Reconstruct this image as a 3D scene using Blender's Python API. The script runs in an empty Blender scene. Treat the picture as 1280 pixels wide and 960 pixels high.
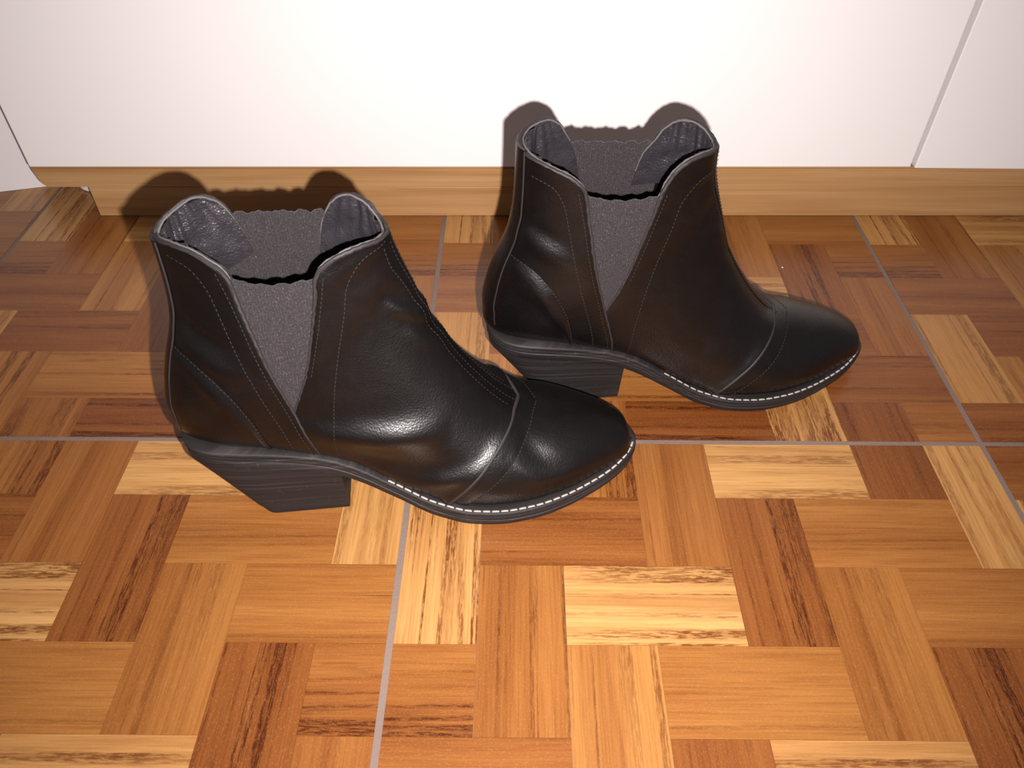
import bpy, bmesh, math, random
import numpy as np
from mathutils import Vector

scene = bpy.context.scene
H = 0.38                      # camera height over the floor, metres
K = 0.38 / 0.42 * 0.001       # boot drawing millimetres -> metres

# ------------------------------------------------------------------ camera
cam_data = bpy.data.cameras.new('camera')
cam_data.sensor_width = 36.0
cam_data.lens = 962.4 / 1280.0 * 36.0
cam_data.clip_start = 0.01
cam = bpy.data.objects.new('camera', cam_data)
scene.collection.objects.link(cam)
PITCH = math.radians(44.41)
cam.location = (0, 0, H)
cam.rotation_euler = (math.pi / 2 - PITCH, 0, 0)
scene.camera = cam

# ------------------------------------------------------------------ light
world = bpy.data.worlds.new('room_light')
scene.world = world
world.use_nodes = True
bg = world.node_tree.nodes['Background']
bg.inputs[0].default_value = (0.95, 0.86, 0.90, 1)
bg.inputs[1].default_value = 0.18

# the phone's flash, a small LED beside and just below the lens
flash_data = bpy.data.lights.new('phone_flash', 'SPOT')
flash_data.energy = 24.0
flash_data.color = (1.0, 0.925, 0.90)
flash_data.shadow_soft_size = 0.003
flash_data.spot_size = math.radians(126)
flash_data.spot_blend = 1.0
flash = bpy.data.objects.new('phone_flash', flash_data)
scene.collection.objects.link(flash)
flash.location = (0.019, 0.0, H - 0.028)
flash.rotation_euler = (math.pi / 2 - PITCH + math.radians(7), 0, math.radians(3))

vs = scene.view_settings
vs.view_transform = 'Standard'
vs.look = 'None'
vs.exposure = 0.0
vs.gamma = 1.0
vs.use_curve_mapping = False


# ------------------------------------------------------------------ helpers
def link(name, mesh, mat=None, parent=None, loc=None):
    o = bpy.data.objects.new(name, mesh)
    scene.collection.objects.link(o)
    if mat is not None and mesh is not None and not mesh.materials:
        mesh.materials.append(mat)
    if parent is not None:
        o.parent = parent
    if loc is not None:
        o.location = loc
    return o


def tag(o, label=None, cat=None, group=None, kind=None):
    for k, v in (('label', label), ('category', cat), ('group', group), ('kind', kind)):
        if v:
            o[k] = v


def mesh_of(name, verts, faces, smooth=True):
    me = bpy.data.meshes.new(name)
    me.from_pydata([tuple(map(float, v)) for v in verts], [], faces)
    me.update()
    if smooth:
        me.polygons.foreach_set('use_smooth', [True] * len(me.polygons))
    return me


def box_mesh(name, x0, x1, y0, y1, z0, z1, bevel=0.0, seg=2):
    bm = bmesh.new()
    bmesh.ops.create_cube(bm, size=1.0)
    for v in bm.verts:
        v.co = Vector(((x0 + x1) / 2 + v.co.x * (x1 - x0), (y0 + y1) / 2 + v.co.y * (y1 - y0), (z0 + z1) / 2 + v.co.z * (z1 - z0)))
    if bevel:
        bmesh.ops.bevel(bm, geom=bm.edges[:], offset=bevel, segments=seg, affect='EDGES', profile=0.5)
    me = bpy.data.meshes.new(name)
    bm.to_mesh(me)
    bm.free()
    return me


class Nodes:
    def __init__(self, name):
        self.m = bpy.data.materials.new(name)
        self.m.use_nodes = True
        self.t = self.m.node_tree
        self.b = self.t.nodes['Principled BSDF']

    def n(self, kind, **kw):
        nd = self.t.nodes.new(kind)
        for k, v in kw.items():
            setattr(nd, k, v)
        return nd

    def l(self, a, b):
        self.t.links.new(a, b)

    def val(self, sock, v):
        if hasattr(v, 'is_output'):
            self.l(v, sock)
        else:
            sock.default_value = v

    def math(self, op, a, b=0.0, clamp=False):
        nd = self.n('ShaderNodeMath', operation=op)
        nd.use_clamp = clamp
        self.val(nd.inputs[0], a)
        self.val(nd.inputs[1], b)
        return nd.outputs[0]

    def mix(self, fac, a, b, mode='MIX'):
        nd = self.n('ShaderNodeMix', data_type='RGBA', blend_type=mode)
        self.val(nd.inputs[0], fac)
        self.val(nd.inputs[6], a)
        self.val(nd.inputs[7], b)
        return nd.outputs[2]

    def noise(self, vec, scale, detail=4, rough=0.55, dist=0.0):
        nd = self.n('ShaderNodeTexNoise')
        nd.inputs['Scale'].default_value = scale
        nd.inputs['Detail'].default_value = detail
        nd.inputs['Roughness'].default_value = rough
        nd.inputs['Distortion'].default_value = dist
        self.l(vec, nd.inputs['Vector'])
        return nd.outputs['Fac']

    def scaled(self, vec, s):
        nd = self.n('ShaderNodeMapping')
        nd.inputs['Scale'].default_value = s
        self.l(vec, nd.inputs['Vector'])
        return nd.outputs['Vector']

    def ramp(self, fac, stops):
        nd = self.n('ShaderNodeValToRGB')
        cr = nd.color_ramp
        while len(cr.elements) < len(stops):
            cr.elements.new(0.5)
        for e, (p, c) in zip(cr.elements, stops):
            e.position = p
            e.color = c if len(c) == 4 else (*c, 1)
        self.l(fac, nd.inputs[0])
        return nd.outputs[0]

    def bump(self, height, strength, dist):
        nd = self.n('ShaderNodeBump')
        nd.inputs['Strength'].default_value = strength
        nd.inputs['Distance'].default_value = dist
        self.l(height, nd.inputs['Height'])
        self.l(nd.outputs[0], self.b.inputs['Normal'])

    def set(self, **kw):
        for k, v in kw.items():
            self.val(self.b.inputs[k.replace('_', ' ')], v)
        return self


def g(v):
    return (v, v, v)


# ------------------------------------------------------------------ materials
def mat_block():
    """printed parquet: grain runs along attribute x, across attribute y, z is the seed"""
    N = Nodes('parquet_print')
    at = N.n('ShaderNodeAttribute', attribute_name='grain').outputs['Vector']
    tone = N.n('ShaderNodeAttribute', attribute_name='tone').outputs['Fac']
    streak = N.n('ShaderNodeAttribute', attribute_name='streak').outputs['Fac']
    base = N.ramp(tone, [(0.0, (0.122, 0.036, 0.0090)), (0.35, (0.208, 0.070, 0.0160)), (0.65, (0.312, 0.130, 0.0310)), (1.0, (0.50, 0.280, 0.098))])
    # broad soft bands across the block, some darker and some lighter
    wide = N.noise(N.scaled(at, (1.6, 34, 1)), 1.0, 3, 0.6, 0.5)
    lighter = N.mix(1.0, base, (1.35, 1.55, 1.75, 1), 'MULTIPLY')
    darker = N.mix(1.0, base, (0.60, 0.45, 0.36, 1), 'MULTIPLY')
    amt = N.math('ADD', N.math('MULTIPLY', streak, 0.40), 0.30)
    notlight = N.math('SUBTRACT', 1.15, tone, True)
    base = N.mix(N.math('MULTIPLY', N.math('MULTIPLY', N.ramp(wide, [(0.30, g(1.0)), (0.47, g(0.0))]), 0.75), notlight), base, lighter)
    base = N.mix(N.math('MULTIPLY', N.ramp(wide, [(0.47, g(0.0)), (0.64, g(1.0))]), amt), base, darker)
    # dark veins, broad clusters and thin lines, broken up along the grain; more of them where streak is high
    bias = N.math('MULTIPLY', N.math('SUBTRACT', streak, 0.6), 0.060)
    vein = N.math('ADD', N.noise(N.scaled(at, (2.0, 62, 1)), 1.0, 4, 0.62, 0.6), bias)
    veinm = N.ramp(vein, [(0.535, g(0.0)), (0.61, g(1.0))])
    gate = N.noise(N.scaled(at, (7, 26, 3)), 1.0, 2, 0.5)
    gatem = N.ramp(gate, [(0.34, g(0.2)), (0.52, g(1.0))])
    thin = N.math('ADD', N.noise(N.scaled(at, (2.4, 170, 7)), 1.0, 2, 0.5, 0.5), bias)
    thinm = N.ramp(thin, [(0.58, g(0.0)), (0.64, g(0.9))])
    both = N.math('MAXIMUM', N.math('MULTIPLY', veinm, gatem), N.math('MULTIPLY', thinm, N.math('ADD', N.math('MULTIPLY', gatem, 0.7), 0.25)))
    vv = N.math('MULTIPLY', both, N.math('ADD', streak, 0.15), True)
    speck = N.noise(N.scaled(at, (110, 900, 5)), 1.0, 3, 0.7)
    speckm = N.ramp(speck, [(0.42, g(0.25)), (0.56, g(1.0))])
    vv = N.math('MULTIPLY', vv, speckm)
    dark = N.mix(1.0, base, (0.30, 0.165, 0.10, 1), 'MULTIPLY')
    col = N.mix(vv, base, dark)
    fine = N.noise(N.scaled(at, (22, 820, 2)), 1.0, 4, 0.7)
    col = N.mix(N.math('MULTIPLY', N.ramp(fine, [(0.42, g(0.0)), (0.62, g(1.0))]), 0.50), col, N.mix(1.0, col, (0.64, 0.50, 0.38, 1), 'MULTIPLY'))
    spk = N.noise(N.scaled(at, (900, 1700, 2)), 1.0, 1, 0.5)
    col = N.mix(N.math('MULTIPLY', N.ramp(spk, [(0.56, g(0.0)), (0.74, g(1.0))]), 0.14), col, (0.50, 0.28, 0.13, 1))
    rough = N.math('ADD', N.math('MULTIPLY', fine, 0.12), 0.24)
    N.set(Base_Color=col, Roughness=rough, Specular_IOR_Level=0.42)
    N.bump(N.noise(N.scaled(at, (60, 300, 1)), 1.0, 2), 0.04, 0.0005)
    return N.m


def mat_wood_trim():
    N = Nodes('pine_trim')
    co = N.n('ShaderNodeTexCoord').outputs['Object']
    a = N.noise(N.scaled(co, (2.0, 60, 60)), 1.0, 4, 0.6, 0.6)
    c = N.ramp(a, [(0.30, (0.325, 0.165, 0.062)), (0.50, (0.42, 0.235, 0.098)), (0.70, (0.49, 0.30, 0.140))])
    f = N.noise(N.scaled(co, (10, 700, 700)), 1.0, 3, 0.6)
    c = N.mix(N.math('MULTIPLY', N.ramp(f, [(0.4, g(0.0)), (0.7, g(1.0))]), 0.35), c, (0.27, 0.13, 0.045, 1))
    N.set(Base_Color=c, Roughness=0.42, Specular_IOR_Level=0.35)
    N.bump(f, 0.05, 0.0004)
    return N.m


def mat_plain(name, col, rough, spec=0.4, bscale=None, bstr=0.1, bdist=0.0004, var=0.0):
    N = Nodes(name)
    co = N.n('ShaderNodeTexCoord').outputs['Object']
    c = (*col, 1)
    if var:
        nz = N.noise(co, 9.0, 3)
        c = N.mix(N.math('MULTIPLY', nz, var), c, (col[0] * 0.5, col[1] * 0.5, col[2] * 0.5, 1))
    N.set(Base_Color=c, Roughness=rough, Specular_IOR_Level=spec)
    if bscale:
        N.bump(N.noise(co, bscale, 4), bstr, bdist)
    return N.m


def mat_leather(name, rough=0.36, wrinkle=0.5, base=(0.012, 0.0095, 0.0092), spec=0.55, bstr=0.26):
    N = Nodes(name)
    co = N.n('ShaderNodeTexCoord').outputs['Object']
    pore = N.n('ShaderNodeTexVoronoi')
    pore.inputs['Scale'].default_value = 900
    N.l(co, pore.inputs['Vector'])
    big = N.noise(co, 60, 4, 0.6, 0.6)
    fine = N.noise(co, 700, 3, 0.6)
    h = N.math('ADD', N.math('MULTIPLY', pore.outputs['Distance'], 0.35), N.math('ADD', N.math('MULTIPLY', big, wrinkle * 2.0), N.math('MULTIPLY', fine, 0.35)))
    scuff = N.noise(co, 38, 5, 0.7, 1.0)
    c = N.mix(N.math('MULTIPLY', N.ramp(scuff, [(0.5, g(0.0)), (0.8, g(1.0))]), 0.5), (*base, 1), (base[0] * 2.2, base[1] * 2.0, base[2] * 2.0, 1))
    r = N.math('ADD', N.math('MULTIPLY', scuff, 0.16), rough - 0.06)
    N.set(Base_Color=c, Roughness=r, Specular_IOR_Level=spec)
    N.bump(h, bstr, 0.0006)
    return N.m


def mat_elastic():
    N = Nodes('elastic_knit')
    co = N.n('ShaderNodeTexCoord').outputs['Object']
    w = N.n('ShaderNodeTexWave', wave_type='BANDS', bands_direction='X')
    w.inputs['Scale'].default_value = 210
    w.inputs['Distortion'].default_value = 2.0
    N.l(co, w.inputs['Vector'])
    sp = N.noise(co, 1500, 2, 0.7)
    k = N.noise(co, 500, 2, 0.6)
    c = N.ramp(sp, [(0.38, (0.018, 0.0145, 0.0160)), (0.58, (0.036, 0.030, 0.0325)), (0.74, (0.090, 0.080, 0.084))])
    c = N.mix(N.math('MULTIPLY', w.outputs['Fac'], 0.35), c, (0.017, 0.014, 0.0155, 1))
    N.set(Base_Color=c, Roughness=0.9, Specular_IOR_Level=0.15)
    N.b.inputs['Sheen Weight'].default_value = 0.15
    N.bump(N.math('ADD', k, w.outputs['Fac']), 0.35, 0.0004)
    return N.m


def mat_rubber():
    N = Nodes('sole_rubber')
    co = N.n('ShaderNodeTexCoord').outputs['Object']
    st = N.noise(N.scaled(co, (9, 9, 650)), 1.0, 4, 0.6, 0.2)
    sp = N.noise(co, 260, 3, 0.7)
    c = N.ramp(st, [(0.3, (0.007, 0.0056, 0.0056)), (0.55, (0.0155, 0.0127, 0.0127)), (0.75, (0.036, 0.030, 0.029))])
    c = N.mix(N.math('MULTIPLY', N.ramp(sp, [(0.62, g(0.0)), (0.8, g(1.0))]), 0.4), c, (0.085, 0.072, 0.068, 1))
    N.set(Base_Color=c, Roughness=0.62, Specular_IOR_Level=0.35)
    N.bump(st, 0.5, 0.0006)
    return N.m


M_BLOCK = mat_block()
M_TRIM = mat_wood_trim()
M_WHITE = mat_plain('white_lacquer', (0.86, 0.83, 0.82), 0.38, 0.4, 140, 0.03, 0.0003)
M_WALL = mat_plain('white_wall_paint', (0.80, 0.77, 0.78), 0.7, 0.3, 90, 0.08, 0.0005)
M_GREY = mat_plain('door_edge_white', (0.66, 0.62, 0.61), 0.55, 0.3, 120, 0.03, 0.0003)
M_GROUT = mat_plain('grout', (0.215, 0.157, 0.130), 0.85, 0.2, 420, 0.5, 0.0008, 0.7)
M_TILE = mat_plain('tile_body', (0.20, 0.080, 0.030), 0.5, 0.3, 200, 0.05)
M_LEATHER = mat_leather('black_leather', 0.325, 0.26, (0.0028, 0.0021, 0.0021), 0.47, 0.35)
M_LINING = mat_leather('lining_leather', 0.33, 1.5, (0.020, 0.0175, 0.021), 0.75, 0.9)
M_EDGE = mat_plain('worn_leather_edge', (0.022, 0.018, 0.018), 0.6, 0.4, 600, 0.4, 0.0004, 0.4)
M_RIM = mat_plain('cut_edge_grey', (0.11, 0.098, 0.10), 0.75, 0.3, 500, 0.5, 0.0005, 0.5)
M_ELASTIC = mat_elastic()
M_RUBBER = mat_rubber()
M_THREAD_DARK = mat_plain('charcoal_thread', (0.016, 0.0135, 0.0125), 0.7, 0.3)
M_THREAD_WHITE = mat_plain('cream_thread', (0.36, 0.32, 0.285), 0.8, 0.2, 900, 0.4, 0.0002)
M_INSOLE = mat_plain('dark_insole', (0.012, 0.010, 0.010), 0.8, 0.2, 300, 0.2)

# ------------------------------------------------------------------ floor
TILE = 0.973 * H
COL = [0, .12, .245, .37, .495, .62, .745, .87, .973]
ROW = [0, .1195, .247, .373, .498, .623, .749, .875, .973]
GAP = 0.0037                                    # grout joint
floor_rot = -math.radians(0.45)
corner = Vector((-0.166 * H, 0.8815 * H, 0.0))   # crossing of the two joints under the front boot

# (kind, row, col): tone, streak, seed
PRINT = {
    ('H', 1, 0): (.30, .5), ('V', 0, 2): (.50, .8), ('V', 1, 3): (.45, .35), ('H', 1, 4): (.93, .55), ('V', 0, 6): (.18, .7), ('V', 1, 7): (.88, .5),
    ('H', 2, 1): (.36, .5), ('V', 2, 4): (.30, .95), ('H', 2, 5): (.52, .3), ('V', 2, 0): (.86, 1.5),
    ('V', 3, 1): (.48, .6), ('H', 3, 2): (.97, .9), ('V', 3, 5): (.55, .45), ('H', 3, 6): (.50, .7),
    ('H', 4, -1): (.45, .9), ('V', 4, 2): (.70, .7), ('H', 4, 3): (.55, .35), ('V', 4, 6): (.34, .9), ('H', 4, 7): (.40, .8),
    ('H', 5, 0): (.38, .35), ('V', 5, 3): (.36, .3), ('H', 5, 4): (.95, .8), ('V', 5, 7): (.42, .3),
    ('V', 6, 0): (.75, .5), ('H', 6, 1): (.30, .5), ('V', 6, 4): (.60, .5), ('H', 6, 5): (.28, .5),
    ('V', 7, 1): (.58, .8), ('H', 7, 2): (.66, .8), ('V', 7, 5): (.85, 1.3), ('H', 7, 6): (.24, .6),
    ('V', 8, 2): (.42, .7), ('H', 8, -1): (.36, .5), ('H', 8, 3): (.33, .9), ('V', 8, 6): (.22, .6), ('H', 8, 7): (.40, .6),
}


def block_rect(kind, r, c):
    if kind == 'H':
        c0, c1, r0, r1 = max(c, 0), min(c + 2, 8), r - 1, r
    else:
        c0, c1, r0, r1 = c, c + 1, max(r - 1, 0), min(r + 1, 8)
    return COL[c0] * H, COL[c1] * H, ROW[r0] * H, ROW[r1] * H


def block_geo(kind, r, c):
    """verts, faces, grain attribute of one thin block in tile coordinates (x right, y away, origin at the far left corner)"""
    x0, x1, b0, b1 = block_rect(kind, r, c)
    e = GAP / 2
    x0, x1 = max(x0, e), min(x1, TILE - e)
    b0, b1 = max(b0, e), min(b1, TILE - e)
    q, z = 0.00006, 0.0012
    x0, x1, y1, y0 = x0 + q, x1 - q, -b0 - q, -b1 + q
    vs_ = [(x0, y0, 0), (x1, y0, 0), (x1, y1, 0), (x0, y1, 0), (x0, y0, z), (x1, y0, z), (x1, y1, z), (x0, y1, z)]
    fs = [(4, 5, 6, 7)] + [(a, (a + 1) % 4, (a + 1) % 4 + 4, a + 4) for a in range(4)]
    seed = (hash((r * 7 + c * 13 + (5 if kind == 'H' else 0))) % 97) * 1.37
    gr = [((v[0], v[1], seed) if kind == 'H' else (v[1], v[0], seed)) for v in vs_]
    return vs_, fs, gr


def block_mesh(items, name):
    V, F, G, T, S = [], [], [], [], []
    for it in items:
        v, f, gr = block_geo(*it)
        o = len(V)
        V += v
        F += [tuple(i + o for i in q) for q in f]
        G += gr
        T += [PRINT[it][0]] * len(v)
        S += [PRINT[it][1]] * len(v)
    me = mesh_of(name, V, F, smooth=False)
    a = me.attributes.new('grain', 'FLOAT_VECTOR', 'POINT')
    a.data.foreach_set('vector', np.array(G, dtype=np.float32).ravel())
    a = me.attributes.new('tone', 'FLOAT', 'POINT')
    a.data.foreach_set('value', np.array(T, dtype=np.float32))
    a = me.attributes.new('streak', 'FLOAT', 'POINT')
    a.data.foreach_set('value', np.array(S, dtype=np.float32))
    me.materials.append(M_BLOCK)
    return me


def project(p):
    x, y, z = p[0], p[1], p[2] - H
    fw = y * math.cos(PITCH) - z * math.sin(PITCH)
    dn = -(y * math.sin(PITCH) + z * math.cos(PITCH))
    if fw < 0.02:
        return -9999, -9999
    return 640 + 963 * x / fw, 480 + 963 * dn / fw


TOPZ = -0.0012
floor = link('floor', box_mesh('floor', -3.2 * TILE, 3.8 * TILE, -3.0 * TILE, 2.0 * TILE, -0.012, TOPZ + 0.0007), M_GROUT)
floor.location = corner
floor.rotation_euler = (0, 0, floor_rot)
floor['kind'] = 'structure'
floor['label'] = 'wood parquet print ceramic tile floor with grey grout joints'
tile_body = box_mesh('floor_tile', GAP / 2, TILE - GAP / 2, -TILE + GAP / 2, -GAP / 2, -0.006, TOPZ + 0.0003)
tile_body.materials.append(M_TILE)
block_data = {k: block_mesh([k], 'wood_block') for k in PRINT}
all_blocks = block_mesh(list(PRINT), 'wood_blocks')
cr, sr = math.cos(floor_rot), math.sin(floor_rot)
for j in (1, 0, -1, -2):
    for i in (-3, -2, -1, 0, 1, 2):
        ox, oy = i * TILE, (j + 1) * TILE - TILE
        t = link('floor_tile', tile_body, None, floor, (ox, oy, 0))
        seen = []
        for key in PRINT:
            x0, x1, b0, b1 = block_rect(*key)
            px = [project((corner.x + cr * (ox + x) - sr * (oy - b), corner.y + sr * (ox + x) + cr * (oy - b), 0)) for x in (x0, (x0 + x1) / 2, x1) for b in (b0, (b0 + b1) / 2, b1)]
            if any(-20 < u < 1300 and 215 < v < 980 for u, v in px):
                seen.append(key)
        if seen:
            for key in PRINT:
                link('wood_block', block_data[key], None, t, (0, 0, TOPZ))
        else:
            b = link('wood_blocks', all_blocks, None, t, (0, 0, TOPZ))
            b['kind'] = 'stuff'

# ------------------------------------------------------------------ wall at the left
wl = link('wall_left', box_mesh('wall_left', -0.75, 0.0, 0.0, 0.05, 0.0, 2.3), M_WALL)
wl.location = (-1.099 * H, 1.748 * H, 0.0002)
wl.rotation_euler = (0, 0, math.radians(14))
wl['kind'] = 'structure'
wl['label'] = 'plain white wall beyond the left end of the cabinet'

# ------------------------------------------------------------------ cabinet
YF = 1.594 * H
cab = link('cabinet', None)
cab.location = (0, YF, 0)
tag(cab, 'white cabinet with two flat doors on a low wooden base behind the boots', 'cabinet')
XL, XG, XR = -1.0905 * H, 0.9035 * H, 2.25 * H
ZB, ZR = 0.1325 * H, 0.078 * H
CT = 1.10
link('door', box_mesh('door', XL, XG - 0.0012, -0.003, 0.015, ZB, CT, 0.0008), M_WHITE, cab)
d2 = link('door', box_mesh('door', 0.0, XR - XG, -0.003, 0.015, 0.0, CT - ZB, 0.0008), M_WHITE, cab)
d2.location = (XG + 0.0022, -0.0012, ZB - 0.0006)
d2.rotation_euler = (0, math.radians(0.45), 0)
link('side_panel', box_mesh('side_panel', XL, XL + 0.016, 0.0155, 0.40, ZB, CT), M_WHITE, cab)
link('side_panel', box_mesh('side_panel', XR - 0.016, XR, 0.0155, 0.40, ZB, CT), M_WHITE, cab)
link('bottom_panel', box_mesh('bottom_panel', XL + 0.0165, XR - 0.0165, 0.0155, 0.384, ZB, ZB + 0.016), M_WHITE, cab)
link('partition', box_mesh('partition', XG - 0.012, XG + 0.02, 0.0155, 0.38, ZB + 0.0165, CT - 0.02), M_GREY, cab)
link('top_panel', box_mesh('top_panel', XL, XR, -0.004, 0.40, CT + 0.0005, CT + 0.018, 0.001), M_WHITE, cab)
link('back_panel', box_mesh('back_panel', XL + 0.017, XR - 0.017, 0.385, 0.399, ZB, CT), M_WHITE, cab)
# base rail with a rounded lower left end
bm = bmesh.new()
rr = 0.007
prof = [(XL - 0.001, ZB - 0.0012), (XL - 0.001, ZB - 0.006)]
for k in range(7):
    a = math.pi + k / 6 * math.pi / 2
    prof.append((XL + 0.004 + rr + rr * math.cos(a) - 0.003, ZR + rr + rr * math.sin(a)))
prof += [(XR, ZR), (XR, ZB - 0.0012)]
fv = [bm.verts.new((x, -0.0012, z)) for x, z in prof]
f = bm.faces.new(fv)
ext = bmesh.ops.extrude_face_region(bm, geom=[f])
for v in ext['geom']:
    if isinstance(v, bmesh.types.BMVert):
        v.co.y = 0.032
bmesh.ops.recalc_face_normals(bm, faces=bm.faces[:])
bmesh.ops.bevel(bm, geom=[e for e in bm.edges if all(abs(v.co.y + 0.0012) < 1e-6 for v in e.verts)], offset=0.0012, segments=2, affect='EDGES')
me = bpy.data.meshes.new('base_rail')
bm.to_mesh(me)
bm.free()
link('base_rail', me, M_TRIM, cab)
link('plinth', box_mesh('plinth', -0.982 * H, XR - 0.02, 0.0, 0.02, 0.0003, ZR - 0.0002, 0.0006), M_TRIM, cab)
bm = bmesh.new()
bmesh.ops.create_cone(bm, cap_ends=True, segments=40, radius1=0.020, radius2=0.019, depth=ZR + 0.018)
for v in bm.verts:
    v.co.z += (ZR + 0.018) / 2
bmesh.ops.bevel(bm, geom=[e for e in bm.edges if e.is_boundary is False and abs(e.verts[0].co.z - e.verts[1].co.z) < 1e-6], offset=0.001, segments=2, affect='EDGES')
me = bpy.data.meshes.new('support_leg')
bm.to_mesh(me)
bm.free()
lg = link('support_leg', me, M_WHITE, cab, (-1.040 * H, 0.061, 0.0002))
lg['label'] = 'white round support leg'


# ------------------------------------------------------------------ boots
def pchip(xs, ys):
    xs, ys = np.asarray(xs, float), np.asarray(ys, float)
    h = np.diff(xs)
    dl = np.diff(ys) / h
    m = np.zeros(len(xs))
    for i in range(1, len(xs) - 1):
        if dl[i - 1] * dl[i] > 0:
            w1, w2 = 2 * h[i] + h[i - 1], h[i] + 2 * h[i - 1]
            m[i] = (w1 + w2) / (w1 / dl[i - 1] + w2 / dl[i])
    m[0], m[-1] = dl[0], dl[-1]

    def ev(x):
        x = np.clip(np.asarray(x, float), xs[0], xs[-1])
        i = np.clip(np.searchsorted(xs, x, side='right') - 1, 0, len(xs) - 2)
        t = (x - xs[i]) / h[i]
        return ((1 + 2 * t) * (1 - t) ** 2) * ys[i] + (t * (1 - t) ** 2) * h[i] * m[i] + (t * t * (3 - 2 * t)) * ys[i + 1] + (t * t * (t - 1)) * h[i] * m[i + 1]
    return ev


def crom(xs, ys):
    """Catmull-Rom through the points (smooth, may overshoot a little)"""
    xs, ys = np.asarray(xs, float), np.asarray(ys, float)
    m = np.gradient(ys, xs)

    def ev(x):
        x = np.clip(np.asarray(x, float), xs[0], xs[-1])
        i = np.clip(np.searchsorted(xs, x, side='right') - 1, 0, len(xs) - 2)
        h = xs[i + 1] - xs[i]
        t = (x - xs[i]) / h
        return ((1 + 2 * t) * (1 - t) ** 2) * ys[i] + (t * (1 - t) ** 2) * h * m[i] + (t * t * (3 - 2 * t)) * ys[i + 1] + (t * t * (t - 1)) * h * m[i + 1]
    return ev


# rings: Dx, Dz, Px, Pz, half width, where widest (0 dorsal .. 1 plantar), exponent dorsal, exponent plantar
RINGS = [
    (193.5, 22.0, 193.5, 18.0, 2.5, .70, 2.0, 3.0),
    (192.6, 27.5, 192.8, 17.0, 11.0, .70, 2.0, 4.0),
    (187.0, 34.0, 187.5, 16.0, 19.0, .72, 2.0, 6.0),
    (169.0, 43.0, 171.0, 14.5, 29.0, .74, 2.0, 7.0),
    (141.0, 51.5, 145.0, 12.5, 41.5, .76, 2.0, 8.0),
    (113.0, 60.0, 112.0, 11.5, 49.5, .78, 2.0, 8.0),
    (88.0, 86.0, 78.0, 12.5, 49.5, .78, 2.0, 8.0),
    (67.0, 120.0, 44.0, 24.0, 43.0, .76, 2.0, 8.0),
    (56.5, 148.0, 5.0, 46.0, 36.0, .70, 2.0, 7.0),
    (51.5, 162.0, -46.0, 58.5, 33.2, .62, 2.0, 4.5),
    (48.5, 171.0, -91.0, 62.5, 32.3, .56, 2.1, 2.5),
    (47.0, 176.0, -96.5, 80.0, 31.0, .54, 2.1, 2.4),
    (46.0, 180.0, -94.0, 97.0, 30.0, .52, 2.1, 2.3),
    (45.2, 184.0, -88.5, 115.0, 29.0, .50, 2.1, 2.3),
    (44.7, 188.0, -79.0, 140.0, 28.0, .50, 2.2, 2.3),
    (44.3, 192.0, -75.0, 165.0, 27.0, .50, 2.2, 2.3),
    (44.0, 205.0, -73.5, 205.0, 27.0, .50, 2.2, 2.3),
    (43.6, 226.0, -73.0, 228.0, 27.0, .50, 2.2, 2.3),
]
TAPER = [0, 0, 0, 0, .03, .10, .24, .33, .34, .22, .06, 0, 0, 0, 0, 0, 0, 0]
RN = len(RINGS) - 1
RU = np.arange(len(RINGS))
_uu = np.linspace(0.0, RN, 3201)


def set_last(back_power):
    """choose how sharply the shaft is pinched at its back seam"""
    global RF, _DX, _DZ, _PX, _PZ
    rows = [list(r) for r in RINGS]
    for k in range(13, len(rows)):
        f_ = min(1.0, (k - 12) / 3.0)
        rows[k][7] = rows[k][7] * (1 - f_) + back_power * f_
    RF = [crom(RU, [r[k] for r in rows]) for k in range(8)] + [crom(RU, TAPER)]
    _DX, _DZ, _PX, _PZ = [f_(_uu) for f_ in RF[:4]]


set_last(2.3)
CREASE_SETS = {  # x0, z0, x1, z1, amplitude, width
    'first': [
        (34, 160, 68, 138, -1.8, 3.0), (38, 152, 70, 128, 3.4, 3.5), (44, 142, 74, 116, -1.8, 3.0), (48, 134, 78, 106, 2.6, 3.5),
        (-26, 76, 70, 68, 6.2, 9.5), (0, 54, 80, 46, -2.0, 7.0), (34, 30, 92, 44, 2.4, 5.0),
        (-80, 140, -38, 116, 1.6, 5.0), (-76, 152, -44, 134, -1.4, 4.0), (104, 46, 134, 22, 1.4, 4.0), (112, 52, 146, 28, -1.2, 3.5),
    ],
    'second': [
        (40, 146, 74, 122, 1.0, 3.5), (46, 136, 76, 112, -0.9, 3.0), (48, 26, 90, 22, 1.6, 5.0), (40, 40, 96, 34, -0.8, 5.0),
        (-82, 150, -36, 128, 1.8, 5.0), (-78, 160, -44, 144, -1.4, 4.0), (-84, 120, -50, 98, 1.2, 6.0),
    ],
}
CREASES = CREASE_SETS['first']


def crease(x, z):
    d = np.zeros_like(x)
    for x0, z0, x1, z1, a, w in CREASES:
        lx, lz = x1 - x0, z1 - z0
        L = math.hypot(lx, lz)
        t = ((x - x0) * lx + (z - z0) * lz) / L / L
        n = (-(x - x0) * lz + (z - z0) * lx) / L
        n = n - 4 * (t - 0.5) ** 2 * 3
        win = np.clip(1 - (2 * t - 1) ** 2, 0, 1)
        d += a * win * np.exp(-(n / w) ** 2)
    return d


def swing(x, z):
    """sideways bend of the last: the shaft leans to the inner side"""
    return 0.06 * (z - 50.0) - 3.0 * np.clip((x - 20) / 180.0, 0, 1) ** 2


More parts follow.
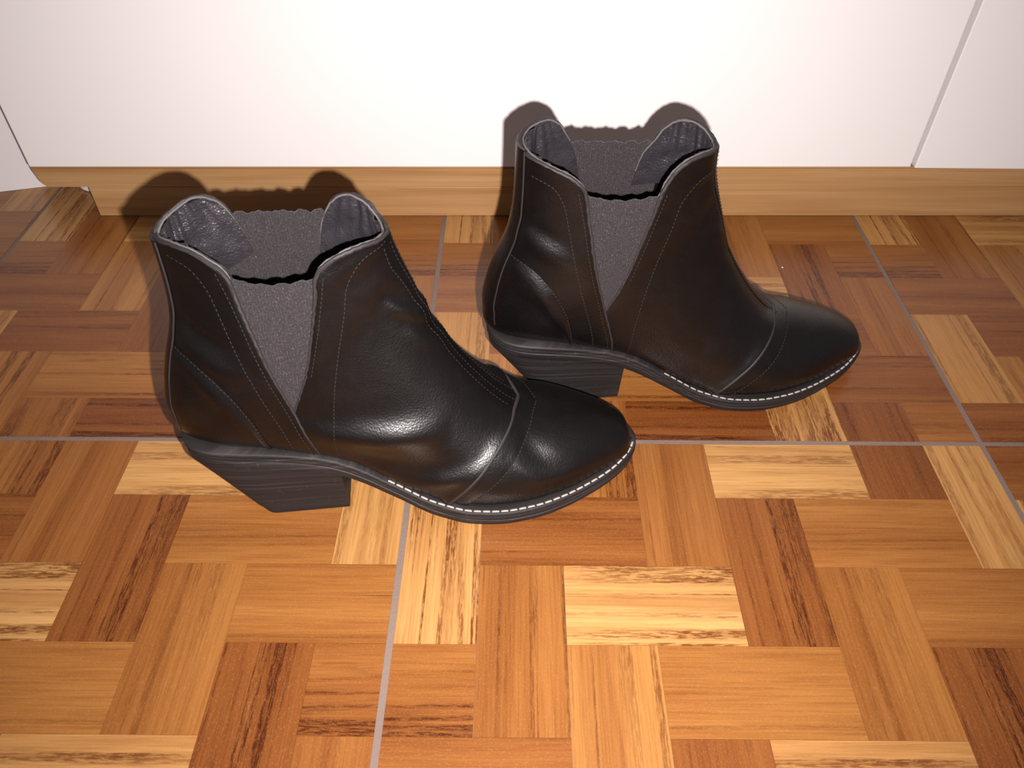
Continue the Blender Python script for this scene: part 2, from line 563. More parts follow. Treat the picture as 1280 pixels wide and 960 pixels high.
def surf0(u, ph):
    u, ph = np.broadcast_arrays(np.asarray(u, float), np.asarray(ph, float))
    dx, dz, px, pz, w, tm, pf, pb, tp = [f_(u) for f_ in RF]
    t = (1 - np.cos(ph)) / 2
    x, z = dx + (px - dx) * t, dz + (pz - dz) * t
    a = np.where(t < tm, (tm - t) / tm, (t - tm) / (1 - tm))
    p = np.where(t < tm, pf, pb)
    y = w * np.clip(1 - np.clip(a, 0, 1) ** p, 0, 1) ** (1 / p)
    y = y * (1 - tp * np.where(t < tm, np.clip(a, 0, 1), 0.0) ** 1.3)
    return np.stack([x, y, z], -1)


def surf(u, ph, off=0.0, side=-1, inner=1, wrinkle=True):
    """point on the last; side -1 faces the camera, +1 away; inner = which side the toe swings to"""
    e = 1e-3
    u, ph = np.broadcast_arrays(np.asarray(u, float), np.asarray(ph, float))
    u1, u0 = np.clip(u + e, 0, RN), np.clip(u - e, 0, RN)
    p1, p0 = np.clip(ph + e, 2e-3, math.pi - 2e-3), np.clip(ph - e, 1e-3, math.pi - 3e-3)
    pc = np.clip(ph, 1.5e-3, math.pi - 2.5e-3)
    du = surf0(u1, pc) - surf0(u0, pc)
    dp = surf0(u, p1) - surf0(u, p0)
    n = np.cross(dp, du)
    ln = np.linalg.norm(n, axis=-1, keepdims=True)
    n = n / np.maximum(ln, 1e-12)
    P = surf0(u, ph)
    # make the normal point outwards (away from the ring's middle)
    mid = surf0(u, np.full_like(u, math.pi / 2)) * np.array([1, 0, 1.0])
    sgn = np.sign(np.sum(n * (P - mid), -1, keepdims=True))
    n = n * np.where(sgn == 0, 1, sgn)
    on_line = (ph < 2e-3) | (ph > math.pi - 2e-3)
    n[..., 1] = np.where(on_line, 0.0, n[..., 1])
    o = np.asarray(off, float) + (crease(P[..., 0], P[..., 2]) if wrinkle else 0.0) * np.clip(np.sin(ph), 0, 1) ** 0.5
    P = P + n * np.broadcast_to(o, u.shape)[..., None]
    P[..., 1] *= side
    n[..., 1] *= side
    P[..., 1] += inner * swing(P[..., 0], P[..., 2])
    return P, n




def inv(x, z):
    """(x, z) in side view -> (u, phi)"""
    c = (_PX - _DX) * (z - _DZ) - (_PZ - _DZ) * (x - _DX)
    s = np.where(np.diff(np.sign(c)) != 0)[0]
    best = None
    for i in s:
        L2 = (_PX[i] - _DX[i]) ** 2 + (_PZ[i] - _DZ[i]) ** 2
        t = ((x - _DX[i]) * (_PX[i] - _DX[i]) + (z - _DZ[i]) * (_PZ[i] - _DZ[i])) / max(L2, 1e-9)
        bad = max(0, -t, t - 1)
        if best is None or bad < best[0]:
            k = c[i] / (c[i] - c[i + 1])
            best = (bad, _uu[i] + k * (_uu[1] - _uu[0]), min(max(t, 0), 1))
    if best is None:
        d = np.minimum((_DX - x) ** 2 + (_DZ - z) ** 2, (_PX - x) ** 2 + (_PZ - z) ** 2)
        i = int(np.argmin(d))
        return _uu[i], (0.0 if (_DX[i] - x) ** 2 + (_DZ[i] - z) ** 2 < (_PX[i] - x) ** 2 + (_PZ[i] - z) ** 2 else math.pi)
    return best[1], math.acos(1 - 2 * best[2])


def u_of_P(x=None, z=None):
    if z is not None:                       # along the back of the heel
        k = _uu >= 10
        return _uu[k][np.argmin(np.abs(_PZ[k] - z))]
    k = _uu <= 10
    return _uu[k][np.argmin(np.abs(_PX[k] - x))]


def u_of_D(x=None, z=None):
    if z is not None:
        return _uu[np.argmin(np.abs(_DZ - z))]
    return _uu[np.argmin(np.abs(_DX - x))]


def resample(pts, n, smooth=True):
    """polyline in (u, phi) -> n points, spaced by length of the true curve in space"""
    pts = np.asarray(pts, float)
    s = np.arange(len(pts))
    q = np.linspace(0, len(pts) - 1, 400)
    f0, f1 = (crom if smooth and len(pts) > 2 else lambda a, b: (lambda x: np.interp(x, a, b)))(s, pts[:, 0]), None
    f1 = (crom if smooth and len(pts) > 2 else lambda a, b: (lambda x: np.interp(x, a, b)))(s, pts[:, 1])
    a, b = np.clip(f0(q), 0, RN), np.clip(f1(q), 0, math.pi)
    P = surf0(a, b)
    d = np.concatenate([[0], np.cumsum(np.linalg.norm(np.diff(P, axis=0), axis=1) + 1e-6)])
    k = np.linspace(0, d[-1], n)
    return np.stack([np.interp(k, d, a), np.interp(k, d, b)], -1)


def curve_xz(pts, n):
    return resample([inv(*p) for p in pts], n)


def shell(L, R, nr, off, thick, side, inner, warp=None, spread=None, top=None):
    """a sheet of leather between two (u, phi) curves, with outer skin, inner skin and rim"""
    L, R = np.asarray(L), np.asarray(R)
    ns = len(L)
    r = np.linspace(0, 1, nr)
    if spread is not None:
        r = spread(r)
    Q = L[:, None, :] * (1 - r)[None, :, None] + R[:, None, :] * r[None, :, None]
    if top is not None:                       # bend the last rows so that the sheet ends on the rim curve
        d = np.asarray(top) - Q[-1]
        k = np.clip((np.linspace(0, 1, ns) - 0.6) / 0.4, 0, 1) ** 1.5
        Q = Q + k[:, None, None] * d[None, :, :]
    off_ = np.full((ns, nr), float(off)) if warp is None else off + warp(np.linspace(0, 1, ns)[:, None], r[None, :])
    A, _ = surf(Q[..., 0], Q[..., 1], off_, side, inner)
    B, _ = surf(Q[..., 0], Q[..., 1], off_ - thick, side, inner)
    V = np.concatenate([A.reshape(-1, 3), B.reshape(-1, 3)]) * K
    N = ns * nr
    F = []
    for i in range(ns - 1):
        for j in range(nr - 1):
            a, b, c, d = i * nr + j, i * nr + j + 1, (i + 1) * nr + j + 1, (i + 1) * nr + j
            F.append((a, b, c, d))
            F.append((N + d, N + c, N + b, N + a))
    loop = [j for j in range(nr)] + [i * nr + nr - 1 for i in range(1, ns)] + [(ns - 1) * nr + j for j in range(nr - 2, -1, -1)] + [i * nr for i in range(ns - 2, 0, -1)]
    phq = Q[..., 1].ravel()
    mid = lambda k: phq[k] < 1e-6 or phq[k] > math.pi - 1e-6
    for a, b in zip(loop, loop[1:] + loop[:1]):
        if not (mid(a) and mid(b)):
            F.append((b, a, N + a, N + b))
    return V, F


def merge(parts):
    V, F = [], []
    for v, f in parts:
        o = len(V)
        V += [tuple(p) for p in v]
        F += [tuple(i + o for i in q) for q in f]
    return V, F


def clean_mesh(name, VF, sharp=None):
    me = mesh_of(name, *VF)
    bm = bmesh.new()
    bm.from_mesh(me)
    bmesh.ops.remove_doubles(bm, verts=bm.verts[:], dist=2e-6)
    bmesh.ops.dissolve_degenerate(bm, edges=bm.edges[:], dist=1e-7)
    bmesh.ops.recalc_face_normals(bm, faces=bm.faces[:])
    for e in bm.edges:
        if len(e.link_faces) == 2 and e.calc_face_angle(0) > math.radians(50):
            e.smooth = False
    bm.to_mesh(me)
    bm.free()
    return me


def tube(P, rad, seg=6, closed=False):
    P = np.asarray(P, float)
    n = len(P)
    T = np.gradient(P, axis=0)
    T /= np.maximum(np.linalg.norm(T, axis=1, keepdims=True), 1e-12)
    V, F = [], []
    up = np.array([0.13, 0.31, 0.94])
    for i in range(n):
        a = np.cross(T[i], up)
        a /= np.linalg.norm(a)
        b = np.cross(T[i], a)
        rd = rad[i] if hasattr(rad, '__len__') else rad
        for k in range(seg):
            an = 2 * math.pi * k / seg
            V.append(P[i] + rd * (a * math.cos(an) + b * math.sin(an)))
    for i in range(n - 1):
        for k in range(seg):
            F.append((i * seg + k, i * seg + (k + 1) % seg, (i + 1) * seg + (k + 1) % seg, (i + 1) * seg + k))
    F.append(tuple(range(seg))[::-1])
    F.append(tuple((n - 1) * seg + k for k in range(seg)))
    return V, F


def dashes(P, Nn, length, gap, width, height):
    """row of stitches lying along a curve (metres)"""
    P, Nn = np.asarray(P), np.asarray(Nn)
    d = np.concatenate([[0], np.cumsum(np.linalg.norm(np.diff(P, axis=0), axis=1))])
    V, F = [], []
    s = gap
    at = lambda q: np.array([np.interp(q, d, P[:, k]) for k in range(3)])
    nt = lambda q: np.array([np.interp(q, d, Nn[:, k]) for k in range(3)])
    while s + length < d[-1]:
        a, b = at(s), at(s + length)
        m, n = at(s + length / 2), nt(s + length / 2)
        t = b - a
        w = np.cross(n, t)
        w = w / max(np.linalg.norm(w), 1e-12) * width / 2
        o = len(V)
        V += [a - w, a + w, b + w, b - w, m - w + n * height + (a - m) * .5, m + w + n * height + (a - m) * .5, m + w + n * height + (b - m) * .5, m - w + n * height + (b - m) * .5]
        F += [tuple(i + o for i in q) for q in ((4, 5, 6, 7), (0, 1, 5, 4), (1, 2, 6, 5), (2, 3, 7, 6), (3, 0, 4, 7))]
        s += length + gap
    return V, F


# seam lines in side view (x, z), near side of the boot
GORE_BACK = [(-9, 50), (-12.5, 68), (-19, 92), (-28, 127), (-34, 160), (-39, 184)]
GORE_FRONT = [(-19, 92), (-8.5, 116), (0, 145), (4.5, 163), (8.5, 180)]
# rim of the opening: (boot, side) -> points from the gore to the seam
RIMS = {
    ('first', -1): ([(-44, 188), (-50, 192), (-58, 194.5), (-66, 195)], [(13, 184), (20, 187.5), (30, 189.5), (38, 189)]),
    ('first', 1): ([(-43.5, 195), (-50, 201.5), (-58, 202.5), (-66, 199.5)], [(12.5, 188), (19, 195.5), (28, 198), (37, 194.5)]),
    ('second', -1): ([(-41.5, 187), (-47, 191.5), (-56, 195.5), (-66, 199)], [(12, 188), (18, 195.5), (28, 199.5), (37, 199)]),
    ('second', 1): ([(-43.5, 194), (-50, 203.5), (-58, 207), (-66, 206)], [(13, 187), (19, 197), (28, 203.5), (37, 203)]),
}
VAMP = [(64, 16), (75, 29), (89, 43), (103, 55), (111, 59.5)]
VAMP2 = [(76, 13), (88, 26), (105, 40), (118, 50), (124.5, 54)]
COUNTER = [(-85, 131), (-69, 126), (-54, 110), (-45, 91), (-40, 70), (-37, 56)]


def dense(pts, n=48):
    """smooth side-view curve through the points (chord-length Catmull-Rom)"""
    p = np.asarray(pts, float)
    k = np.concatenate([[0], np.cumsum(np.maximum(np.linalg.norm(np.diff(p, axis=0), axis=1), 1e-6) ** 0.7)])
    q = np.linspace(0, k[-1], n)
    return list(zip(crom(k, p[:, 0])(q), crom(k, p[:, 1])(q)))


def line(pts, n):
    """smooth curve through side-view points -> (u, phi)"""
    return resample([inv(*p) for p in dense(pts)], n, False)


def sole_half_width(x):
    return W_SOLE(x)


W_SOLE = pchip([-98, -96, -92, -84, -74, -58, -30, 0, 30, 58, 82, 102, 122, 141, 160, 175, 187, 194, 197.5, 199.5],
               [0, 12, 21, 28.0, 31.8, 33.6, 34.2, 35.6, 41.5, 49.5, 55, 56, 53.5, 48, 39.5, 31, 22, 14.5, 8.5, 0])
Z_FEATHER = pchip([-100, -75, -46, -10, 12, 33, 58, 80, 100, 120, 150, 180, 200], [64.0, 62.5, 59.5, 52.5, 43.0, 31.0, 18.2, 13.6, 12.4, 12.4, 13.4, 15.4, 17.6])
T_SOLE = pchip([-100, 0, 40, 80, 200], [14.0, 13.5, 12.8, 12.2, 11.8])


X_MID, X_HALF = 50.75, 148.75


def sole_outline(inset, inner, n=110):
    th = np.linspace(0, math.pi, n)
    x = X_MID - X_HALF * np.cos(th)
    w = np.maximum(W_SOLE(x), 0)
    # inset along x too, so that the ends move with it
    xs = X_MID + (x - X_MID) * (X_HALF - inset) / X_HALF
    w = np.maximum(w - inset, 0) if inset >= 0 else np.where((th < 1e-9) | (th > math.pi - 1e-9), 0, w - inset)
    w[0] = w[-1] = 0
    return xs, w


def slab(levels, inner, xcut=None):
    """levels: list of (inset, z function(x)) from top to bottom"""
    V, F = [], []
    n = 110
    for inset, zf in levels:
        x, w = sole_outline(inset, inner, n)
        z = zf(x)
        c = inner * swing(x, z)
        V += [(a, b_, q) for a, b_, q in zip(x, c - w, z)]
        V += [(a, b_, q) for a, b_, q in zip(x, c + w, z)]
    m = 2 * n
    for k in range(len(levels) - 1):
        for i in range(n - 1):
            a, b_ = k * m + i, (k + 1) * m + i
            F.append((a, b_, b_ + 1, a + 1))
            F.append((a + n, a + n + 1, b_ + n + 1, b_ + n))
    for k, flip in ((0, False), (len(levels) - 1, True)):
        for i in range(n - 1):
            q = (k * m + i, k * m + i + 1, k * m + n + i + 1, k * m + n + i)
            F.append(q[::-1] if flip else q)
    return np.array(V) * K, F


def make_boot(name, label, loc, rotz, inner, seed, back_power, z_back, z_front, which):
    rng = np.random.default_rng(seed)
    set_last(back_power)
    global CREASES
    CREASES = CREASE_SETS[which]
    root = link(name, None)
    root.location = loc
    root.rotation_euler = (0, 0, rotz)
    tag(root, label, 'boot', 'pair of ankle boots')

    top_back = lambda: RN
    # ---- curves in (u, phi)
    vamp = resample([inv(*p) for p in dense(VAMP)] + [(u_of_D(x=116), 0.0)], 40, False)
    vamp2 = resample([inv(*p) for p in dense(VAMP2)] + [(u_of_D(x=128.5), 0.0)], 40, False)
    counter = resample([(u_of_P(z=134), math.pi)] + [inv(*p) for p in dense(COUNTER)], 40, False)

    U_BACK, U_FRONT = u_of_P(z=z_back), u_of_D(z=z_front)

    def back_rim(side, n):                    # seam -> gore corner
        pts = [inv(*p) for p in dense(GORE_BACK + RIMS[which, side][0], 110)]
        c = RIMS[which, side][0][1]
        k = int(np.argmin([math.hypot(q[0] - c[0], q[1] - c[1]) for q in dense(GORE_BACK + RIMS[which, side][0], 110)]))
        return pts, resample([(U_BACK, math.pi)] + pts[:k - 1:-1], n, False), resample(pts[:k + 1], 69, False)

    def front_rim(side, n):                   # gore corner -> seam
        pts = [inv(*p) for p in dense(GORE_FRONT + RIMS[which, side][1], 110)]
        c = RIMS[which, side][1][1]
        k = int(np.argmin([math.hypot(q[0] - c[0], q[1] - c[1]) for q in dense(GORE_FRONT + RIMS[which, side][1], 110)]))
        return pts, resample(pts[k:] + [(U_FRONT, 0.0)], n, False), resample(pts[:k + 1], 54, False)

    def pair(fn):
        return merge([fn(s) for s in (-1, 1)])

    # ---- vamp (toe piece): from the tip to a little under the front panel
    def vamp_fn(side):
        ph = np.linspace(0, math.pi, 72)
        # ring index of the seam for every phi
        o = np.argsort(vamp[:, 1])
        us = np.interp(ph, vamp[o, 1], vamp[o, 0], right=u_of_P(x=62)) + 0.12
        us = np.maximum(us, 0.5)
        L = np.stack([np.zeros_like(ph), ph], -1)
        R = np.stack([us, ph], -1)
        return shell(L, R, 64, 0.0, 1.6, side, inner, spread=lambda r: r ** 1.6)
    vamp_p = link('toe_vamp', clean_mesh('toe_vamp', pair(vamp_fn)), M_LEATHER, root)
    vamp_p['label'] = 'smooth black pointed toe'

    # ---- band laid over the vamp in front of the seam
    def band_fn(side):
        return shell(np.concatenate([[(u_of_P(x=64), math.pi)], vamp]) + [0.06, 0], np.concatenate([[(u_of_P(x=80), math.pi)], vamp2]), 14, 0.9, 1.0, side, inner,
                     warp=lambda s, r: 0.5 * np.sin(r * math.pi) + 0 * s)
    band_p = link('vamp_band', clean_mesh('vamp_band', pair(band_fn)), M_LEATHER, root)

    # ---- front panel (quarter + front of the shaft)
    apex_s = [(u_of_P(x=-26), math.pi), inv(-20, 68)]

    def front_fn(side):
        Lc = np.concatenate([resample(apex_s, 16, False)[:-1], resample([inv(-20, 68), inv(-20, 80), inv(-19, 92)], 10)[:-1], front_rim(side, 46)[2]])
        n1 = 40
        Rv = np.concatenate([[(u_of_P(x=58), math.pi)], vamp])
        n2 = len(Lc) - len(Rv)
        Rd = np.stack([np.linspace(vamp[-1, 0], U_FRONT, n2 + 1)[1:], np.zeros(n2)], -1)
        return shell(Lc, np.concatenate([Rv, Rd]), 46, 1.3, 1.7, side, inner, top=front_rim(side, 46)[1], warp=lambda s, r: -0.6 * np.clip(1 - r / .03, 0, 1) + 1.9 * np.exp(-((1 - r) / .05) ** 2) * np.clip((0.52 - s) / 0.08, 0, 1) * np.clip(s / 0.06, 0, 1))
    front_p = link('front_panel', clean_mesh('front_panel', pair(front_fn)), M_LEATHER, root)
    front_p['label'] = 'black leather instep and front shaft panel'

    # ---- back panel
    def back_fn(side):
        Rc = np.concatenate([[(u_of_P(x=-6), math.pi)], back_rim(side, 44)[2]])
        uh = u_of_P(z=64)
        Lc = np.stack([np.linspace(uh, U_BACK, len(Rc)), np.full(len(Rc), math.pi)], -1)
        return shell(Lc, Rc, 44, 2.2, 2.4, side, inner, top=back_rim(side, 44)[1], warp=lambda s, r: -0.8 * np.clip((r - .965) / .035, 0, 1) + 0 * s)
    back_p = link('back_panel', clean_mesh('back_panel', pair(back_fn)), M_LEATHER, root)
    back_p['label'] = 'black leather back panel'

    # ---- heel counter, a second layer below the curved seam
    def counter_fn(side):
        Lc = counter
        lo = np.stack([np.linspace(u_of_P(z=66), u_of_P(x=-34), 40), np.full(40, math.pi)], -1)
        return shell(lo, Lc, 30, 2.6, 1.5, side, inner, warp=lambda s, r: 0.5 * np.sin(np.clip(r, 0, 1) * math.pi) + 1.7 * np.exp(-((r - .93) / .05) ** 2) * np.clip(np.sin(s * math.pi), 0, 1) ** 1.5 - 0.5 * np.clip((r - .97) / .03, 0, 1))
    counter_p = link('heel_counter', clean_mesh('heel_counter', pair(counter_fn)), M_LEATHER, root)

    # ---- strip over the back seam, strip over the front seam
    def strip_fn(side, back=True):
        n = 60
        if back:
            uu = np.linspace(u_of_P(z=67), U_BACK + 0.02, n)
            wd = np.interp(uu, [10, 12, 14, RN], [0.42, 0.40, 0.34, 0.30])
            L = np.stack([uu, np.full(n, math.pi)], -1)
            R = np.stack([uu, math.pi - wd], -1)
            return shell(L, R, 8, 3.6, 1.6, side, inner, warp=lambda s, r: -0.3 * r ** 3 + 0 * s)
        uu = np.linspace(vamp[-1, 0] - 0.02, U_FRONT + 0.02, n)
        wd = np.interp(uu, [5, 7, 10, RN], [0.20, 0.19, 0.24, 0.22])
        L = np.stack([uu, np.zeros(n)], -1)
        R = np.stack([uu, wd], -1)
        return shell(L, R, 8, 2.1, 1.2, side, inner, warp=lambda s, r: -0.25 * r ** 3 + 0 * s)
    back_strip_p = link('back_strip', clean_mesh('back_strip', pair(lambda s: strip_fn(s, True))), M_LEATHER, root)
    front_strip_p = link('front_seam_strip', clean_mesh('front_seam_strip', pair(lambda s: strip_fn(s, False))), M_LEATHER, root)

    # ---- elastic gores, one each side
    for side in (-1, 1):
        n, nr = 56, 64
        top = 178.5 if side < 0 else 187.0
        ga = line([(-20.5, 84), (-31, 127), (-37, 160), (-41, top + 3)], n)
        gf = line([(-16.5, 84), (-5, 116), (3.5, 145), (8.5, 163), (12.5, top)], n)
        V, F = shell(ga, gf, nr, 0.2, 1.2, side, inner)
        V = np.array(V)
        for lay in (0, 1):                       # ruffled top edge
            for j in range(nr):
                for back_i in range(8):
                    k = lay * n * nr + (n - 1 - back_i) * nr + j
                    amp = (1 - back_i / 8) * K * (0.45 if side < 0 else 1.0)
                    V[k, 2] += amp * (0.8 * math.sin(j * 0.52 + side + seed) + 0.35 * math.sin(j * 1.27 + seed))
                    V[k, 1] += amp * 0.8 * math.sin(j * 0.6 + 2 + seed)
        gm = link('elastic_gore', clean_mesh('elastic_gore', (V, F)), M_ELASTIC, root)
        gm['label'] = 'grey knitted elastic side gusset'

    # ---- knitted lining of the gussets, running on behind the leather edges
    for side in (-1, 1):
        ga = line([(-58, 108), (-57, 135), (-54, 175)], 30)
        gf = line([(8, 108), (16, 135), (20, 172)], 30)
        link('gusset_lining', clean_mesh('gusset_lining', shell(ga, gf, 40, -1.08, 0.45, side, inner)), M_ELASTIC, root)

    # ---- lining: wrinkled leather inside the front and the back of the shaft
    ph_w = rng.uniform(0, 6.28, 6)

    def wr(s, r):
        k = np.clip((s - 0.25) / 0.6, 0, 1)
        return k * (0.6 * np.sin(r * 23 + ph_w[0]) + 0.55 * np.sin(r * 41 + 5 * s + ph_w[1]) + 0.5 * np.sin(r * 12 - 9 * s + ph_w[2])) * np.sin(np.clip(r, 0, 1) * math.pi) ** .4

    def lin_back(side):
        Rc = line([(-33.5, 164), (-38.5, 184)] + RIMS[which, side][0][:2], 40)
        Lc = np.stack([np.linspace(u_of_P(z=138), U_BACK - 0.02, 40), np.full(40, math.pi)], -1)
        return shell(Lc, Rc, 48, -1.6, 1.2, side, inner, top=back_rim(side, 48)[1], warp=wr)

    def lin_front(side):
        Lc = line([(3, 155), (8.5, 180)] + RIMS[which, side][1][:2], 40)
        Rc = np.stack([np.linspace(u_of_D(z=140), U_FRONT - 0.02, 40), np.zeros(40)], -1)
        return shell(Lc, Rc, 48, -1.6, 1.2, side, inner, top=front_rim(side, 48)[1], warp=wr)
    link('back_lining', clean_mesh('back_lining', pair(lin_back)), M_LINING, root)['label'] = 'creased black leather lining behind the heel opening'
    link('front_lining', clean_mesh('front_lining', pair(lin_front)), M_LINING, root)['label'] = 'creased black leather lining at the front of the opening'

    # ---- cut edges: grey rim round the opening and down the gores
    def rim_pts(curve, off, side):
        return surf(curve[:, 0], curve[:, 1], off, side, inner)[0] * K
    def rim_curve(nm, side):
        if nm == 'back_edge':
            return resample(back_rim(side, 9)[0] + [(U_BACK, math.pi)], 110, False)[5:]
        return resample(front_rim(side, 9)[0] + [(U_FRONT, 0.0)], 90, False)
    for nm, o1 in (('back_edge', 1.1), ('front_edge', 0.5)):
        cn, cf = rim_curve(nm, -1), rim_curve(nm, 1)
        P = np.concatenate([rim_pts(cn, o1, -1), rim_pts(cf, o1, 1)[::-1][1:]])
        jit = rng.normal(0, 0.00012, P.shape)
        n = len(P)
        taper = np.interp(np.abs(np.linspace(-1, 1, n)), [0, 0.45, 0.6, 1.0], [1.45, 1.45, 1.0, 0.7]) * K
        pp = back_p if nm == 'back_edge' else front_p
        link(nm, clean_mesh(nm, tube(P + jit, taper * 0.85, 7)), M_EDGE, pp)
        # pale raw edge just inside
        top = np.abs(np.linspace(-1, 1, n)) < 0.5
        Q = np.concatenate([rim_pts(cn, o1 - 1.9, -1), rim_pts(cf, o1 - 1.9, 1)[::-1][1:]])[top]
        wob = np.cumsum(rng.normal(0, 1, Q.shape), 0)
        wob = (wob - np.array([np.convolve(wob[:, k], np.ones(9) / 9, 'same') for k in range(3)]).T) * 0.00016
        wob[:5] = wob[-5:] = 0
        Q = Q + np.array([0, 0, 0.4 * K]) + wob
        link('raw_' + nm, clean_mesh('raw_' + nm, tube(Q, 0.62 * K, 6)), M_RIM, pp)
    # seam edge of the front panel over the vamp, both sides in one sweep
    vo = 1.0 + 1.3 * np.sin(np.linspace(0.12, 1, len(vamp)) * math.pi * 0.8)
    P = np.concatenate([rim_pts(vamp, vo, -1), rim_pts(vamp, vo, 1)[::-1][1:]])
    link('vamp_edge', clean_mesh('vamp_edge', tube(P, 1.3 * K, 8)), M_EDGE, front_p)
    for side in (-1, 1):
        uu = np.linspace(u_of_P(z=69), U_BACK, 60)
        wd = np.interp(uu, [10, 12, 14, RN], [0.42, 0.40, 0.34, 0.30])
        P = surf(uu, math.pi - wd, 3.0, side, inner)[0] * K
        link('back_strip_edge', clean_mesh('back_strip_edge', tube(P, 0.55 * K, 6)), M_EDGE, back_strip_p)

    # ---- stitching
    def stitch(parent, curve, off, nm='stitching', length=1.9, gap=0.9, width=0.42, mat=M_THREAD_DARK):
        parts = []
        for side in (-1, 1):
            P, n = surf(curve[:, 0], curve[:, 1], off, side, inner)
            parts.append(dashes(P * K, n, length * K, gap * K, width * K, 0.25 * K))
        VF = merge(parts)
        if VF[0]:
            o = link(nm, mesh_of(nm, *VF), mat, parent)
            o['kind'] = 'stuff'

    def off_x(pts, d, dz=0):
        return [(a + d, b_ + dz) for a, b_ in pts]
    stitch(back_p, line(off_x(GORE_BACK, -3.2), 80), 2.3)
    stitch(back_p, line([(-23, 56), (-27, 76), (-33, 98), (-41, 130), (-46, 156), (-50, 174), (-56, 184), (-68, 189)], 90), 2.3)
    stitch(front_p, line(off_x(GORE_FRONT[1:], 3.2), 80), 1.4)
    stitch(front_p, line([(1, 52), (2, 72), (5, 98), (11, 126), (18, 152), (23, 172), (32, 183), (44, 186)], 90), 1.4)
    stitch(counter_p, counter, 3.0)
    stitch(front_p, line([(a - 4, b_) for a, b_ in VAMP], 50), 1.5)
    stitch(band_p, vamp2, 1.1)
    uu = np.linspace(vamp[-1, 0] + 0.1, U_FRONT - 0.1, 120)
    for k in (0.13, 0.30):
        stitch(front_strip_p if k < .2 else front_p, np.stack([uu, np.full(120, k)], -1), 2.2 if k < .2 else 1.5)

    # ---- sole
    zf = Z_FEATHER
    T = T_SOLE
    welt = [(5.0, lambda x: zf(x) + 0.4), (0.9, lambda x: zf(x)), (0.2, lambda x: zf(x) - 0.6), (0.0, lambda x: zf(x) - 2.0), (0.5, lambda x: zf(x) - 3.3), (3.0, lambda x: zf(x) - 3.5)]
    welt_p = link('welt', clean_mesh('welt', slab(welt, inner)), M_RUBBER, root)
    ou = [(3.0, lambda x: zf(x) - 3.5), (0.55, lambda x: zf(x) - 3.7), (0.1, lambda x: zf(x) - 5.0), (0.5, lambda x: zf(x) - 6.4), (0.9, lambda x: zf(x) - 6.8), (0.4, lambda x: zf(x) - 7.3), (0.8, lambda x: zf(x) - T(x) + 1.2), (2.4, lambda x: zf(x) - T(x)), (6.0, lambda x: zf(x) - T(x) - 0.02)]
    link('outsole', clean_mesh('outsole', slab(ou, inner)), M_RUBBER, root)

    # ---- heel block: top outline = sole outline behind the breast, bottom outline shorter
    n = 40
    t = np.linspace(0, 1, n)
    tp = 1 - (1 - t) ** 2
    xt = -96.5 + 96.5 * (t ** 1.8)
    wt = np.maximum(W_SOLE(xt) - 1.0, 0)
    wt[0] = 0
    xb = -61 + 61 * (t ** 1.8)
    q = np.clip((xb + 61) / 15.0, 0, 1)
    wb = 29.8 * (1 - (1 - q) ** 2.6) ** (1 / 2.6)

    def heel_levels(fr):
        V = []
        for fz in fr:
            x = xt + (xb - xt) * (fz ** 0.96)
            w = wt + (wb - wt) * (fz ** 0.9)
            z = (zf(xt) - T(xt) + 0.3) * (1 - fz)
            V.append((x, w, z))
        return V

    def heel_solid(fr, shrink=0.0):
        V, F = [], []
        lv = heel_levels(fr)
        for x, w, z in lv:
            w = np.maximum(w - shrink, 0)
            c = inner * swing(x, z)
            V += list(zip(x + shrink * 0.5 * (1 - t), c - w, z)) + list(zip(x + shrink * 0.5 * (1 - t), c + w, z))
        m = 2 * n
        for k in range(len(lv) - 1):
            for i in range(n - 1):
                a, b_ = k * m + i, (k + 1) * m + i
                F.append((a, b_, b_ + 1, a + 1))
                F.append((a + n, a + n + 1, b_ + n + 1, b_ + n))
            F.append((k * m + n - 1, (k + 1) * m + n - 1, (k + 1) * m + m - 1, k * m + m - 1))
        for k in (0, len(lv) - 1):
            for i in range(n - 1):
                F.append((k * m + i, k * m + i + 1, k * m + n + i + 1, k * m + n + i))
        return np.array(V) * K, F
    heel_p = link('heel', clean_mesh('heel', heel_solid(np.linspace(0, 0.87, 10))), M_RUBBER, root)
    heel_p['label'] = 'slanted dark grey stacked block heel'
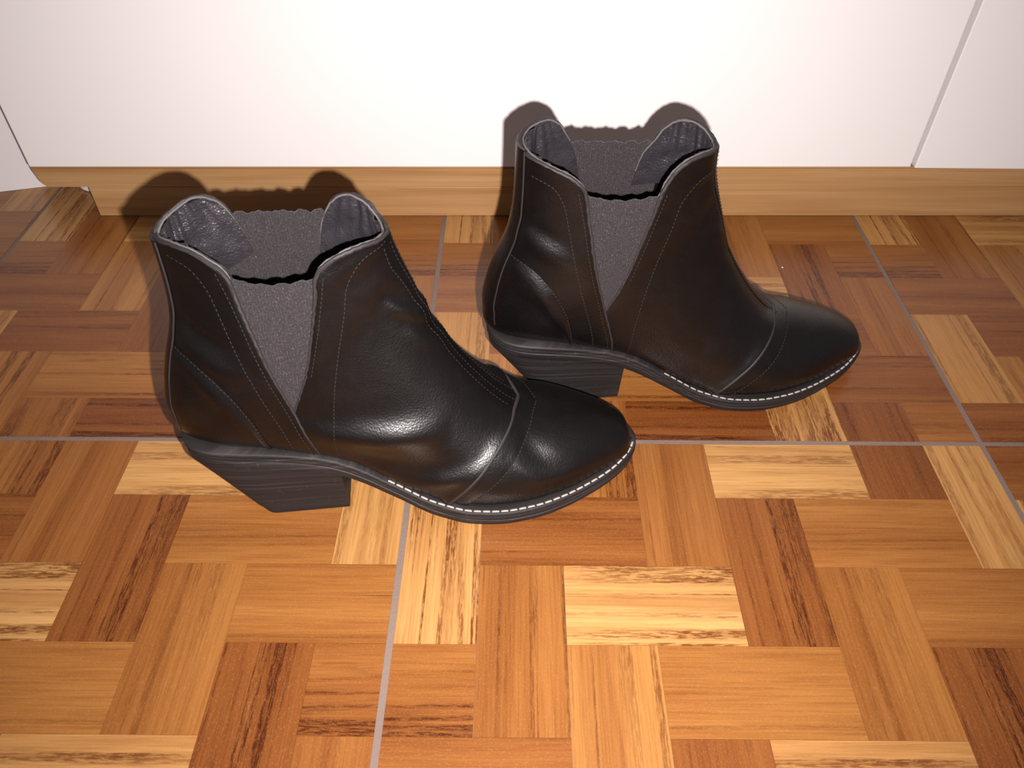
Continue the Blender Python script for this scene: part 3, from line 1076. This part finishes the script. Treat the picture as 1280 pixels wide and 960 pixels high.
    link('heel_tip', clean_mesh('heel_tip', heel_solid([0.885, 0.93, 0.985, 1.0], 0.5)), M_RUBBER, heel_p)

    # ---- insole
    ins = [(6.0, lambda x: zf(x) + 2.0), (6.0, lambda x: zf(x) + 0.3)]
    link('insole', clean_mesh('insole', slab(ins, inner)), M_INSOLE, root)

    # ---- pale welt stitching round the forefoot
    x = np.concatenate([np.linspace(28, 186, 160), 186 + 12.2 * np.sin(np.linspace(0, math.pi / 2, 30))[1:]])
    parts = []
    for side in (-1, 1):
        w = np.maximum(W_SOLE(x) - 2.1, 0)
        xs = x - 1.8 * np.clip((x - 176) / 22, 0, 1)
        P = np.stack([xs, side * w + inner * swing(x, zf(x)), zf(x) + 0.25], -1) * K
        parts.append(dashes(P, np.tile([0, 0, 1.0], (len(x), 1)), 4.6 * K, 1.3 * K, 1.15 * K, 0.5 * K))
    o = link('welt_stitching', mesh_of('welt_stitching', *merge(parts)), M_THREAD_WHITE, welt_p)
    o['kind'] = 'stuff'
    o['label'] = 'cream welt stitches'
    return root


# ------------------------------------------------------------------ crumb on the floor
bm = bmesh.new()
bmesh.ops.create_icosphere(bm, subdivisions=2, radius=0.0008)
rc = random.Random(4)
for v in bm.verts:
    v.co = v.co * rc.uniform(0.75, 1.15)
    v.co.z = max(v.co.z * 0.8, -0.00045) + 0.00045
me = bpy.data.meshes.new('crumb')
bm.to_mesh(me)
bm.free()
M_CRUMB = mat_plain('crumb_white', (0.62, 0.57, 0.52), 0.8, 0.2)
cb = link('crumb', me, M_CRUMB, None, (0.5925 * H, 1.384 * H, 0.0001))
tag(cb, 'tiny white crumb lying on the floor right of the farther boot', 'crumb')

KM = 0.38 / 0.42
make_boot('ankle_boot', 'nearer, left black leather ankle boot with creased shiny instep and grey elastic side', (-0.11203 * KM, 0.34328 * KM, 0.0003), math.radians(6.35), 1, 3, 1.7, 193, 186.5, 'first')
make_boot('ankle_boot', 'farther, right black leather ankle boot standing close to the cabinet, smooth instep', (0.07842 * KM, 0.44100 * KM, 0.0003), math.radians(4.96), -1, 8, 2.2, 203, 197, 'second')
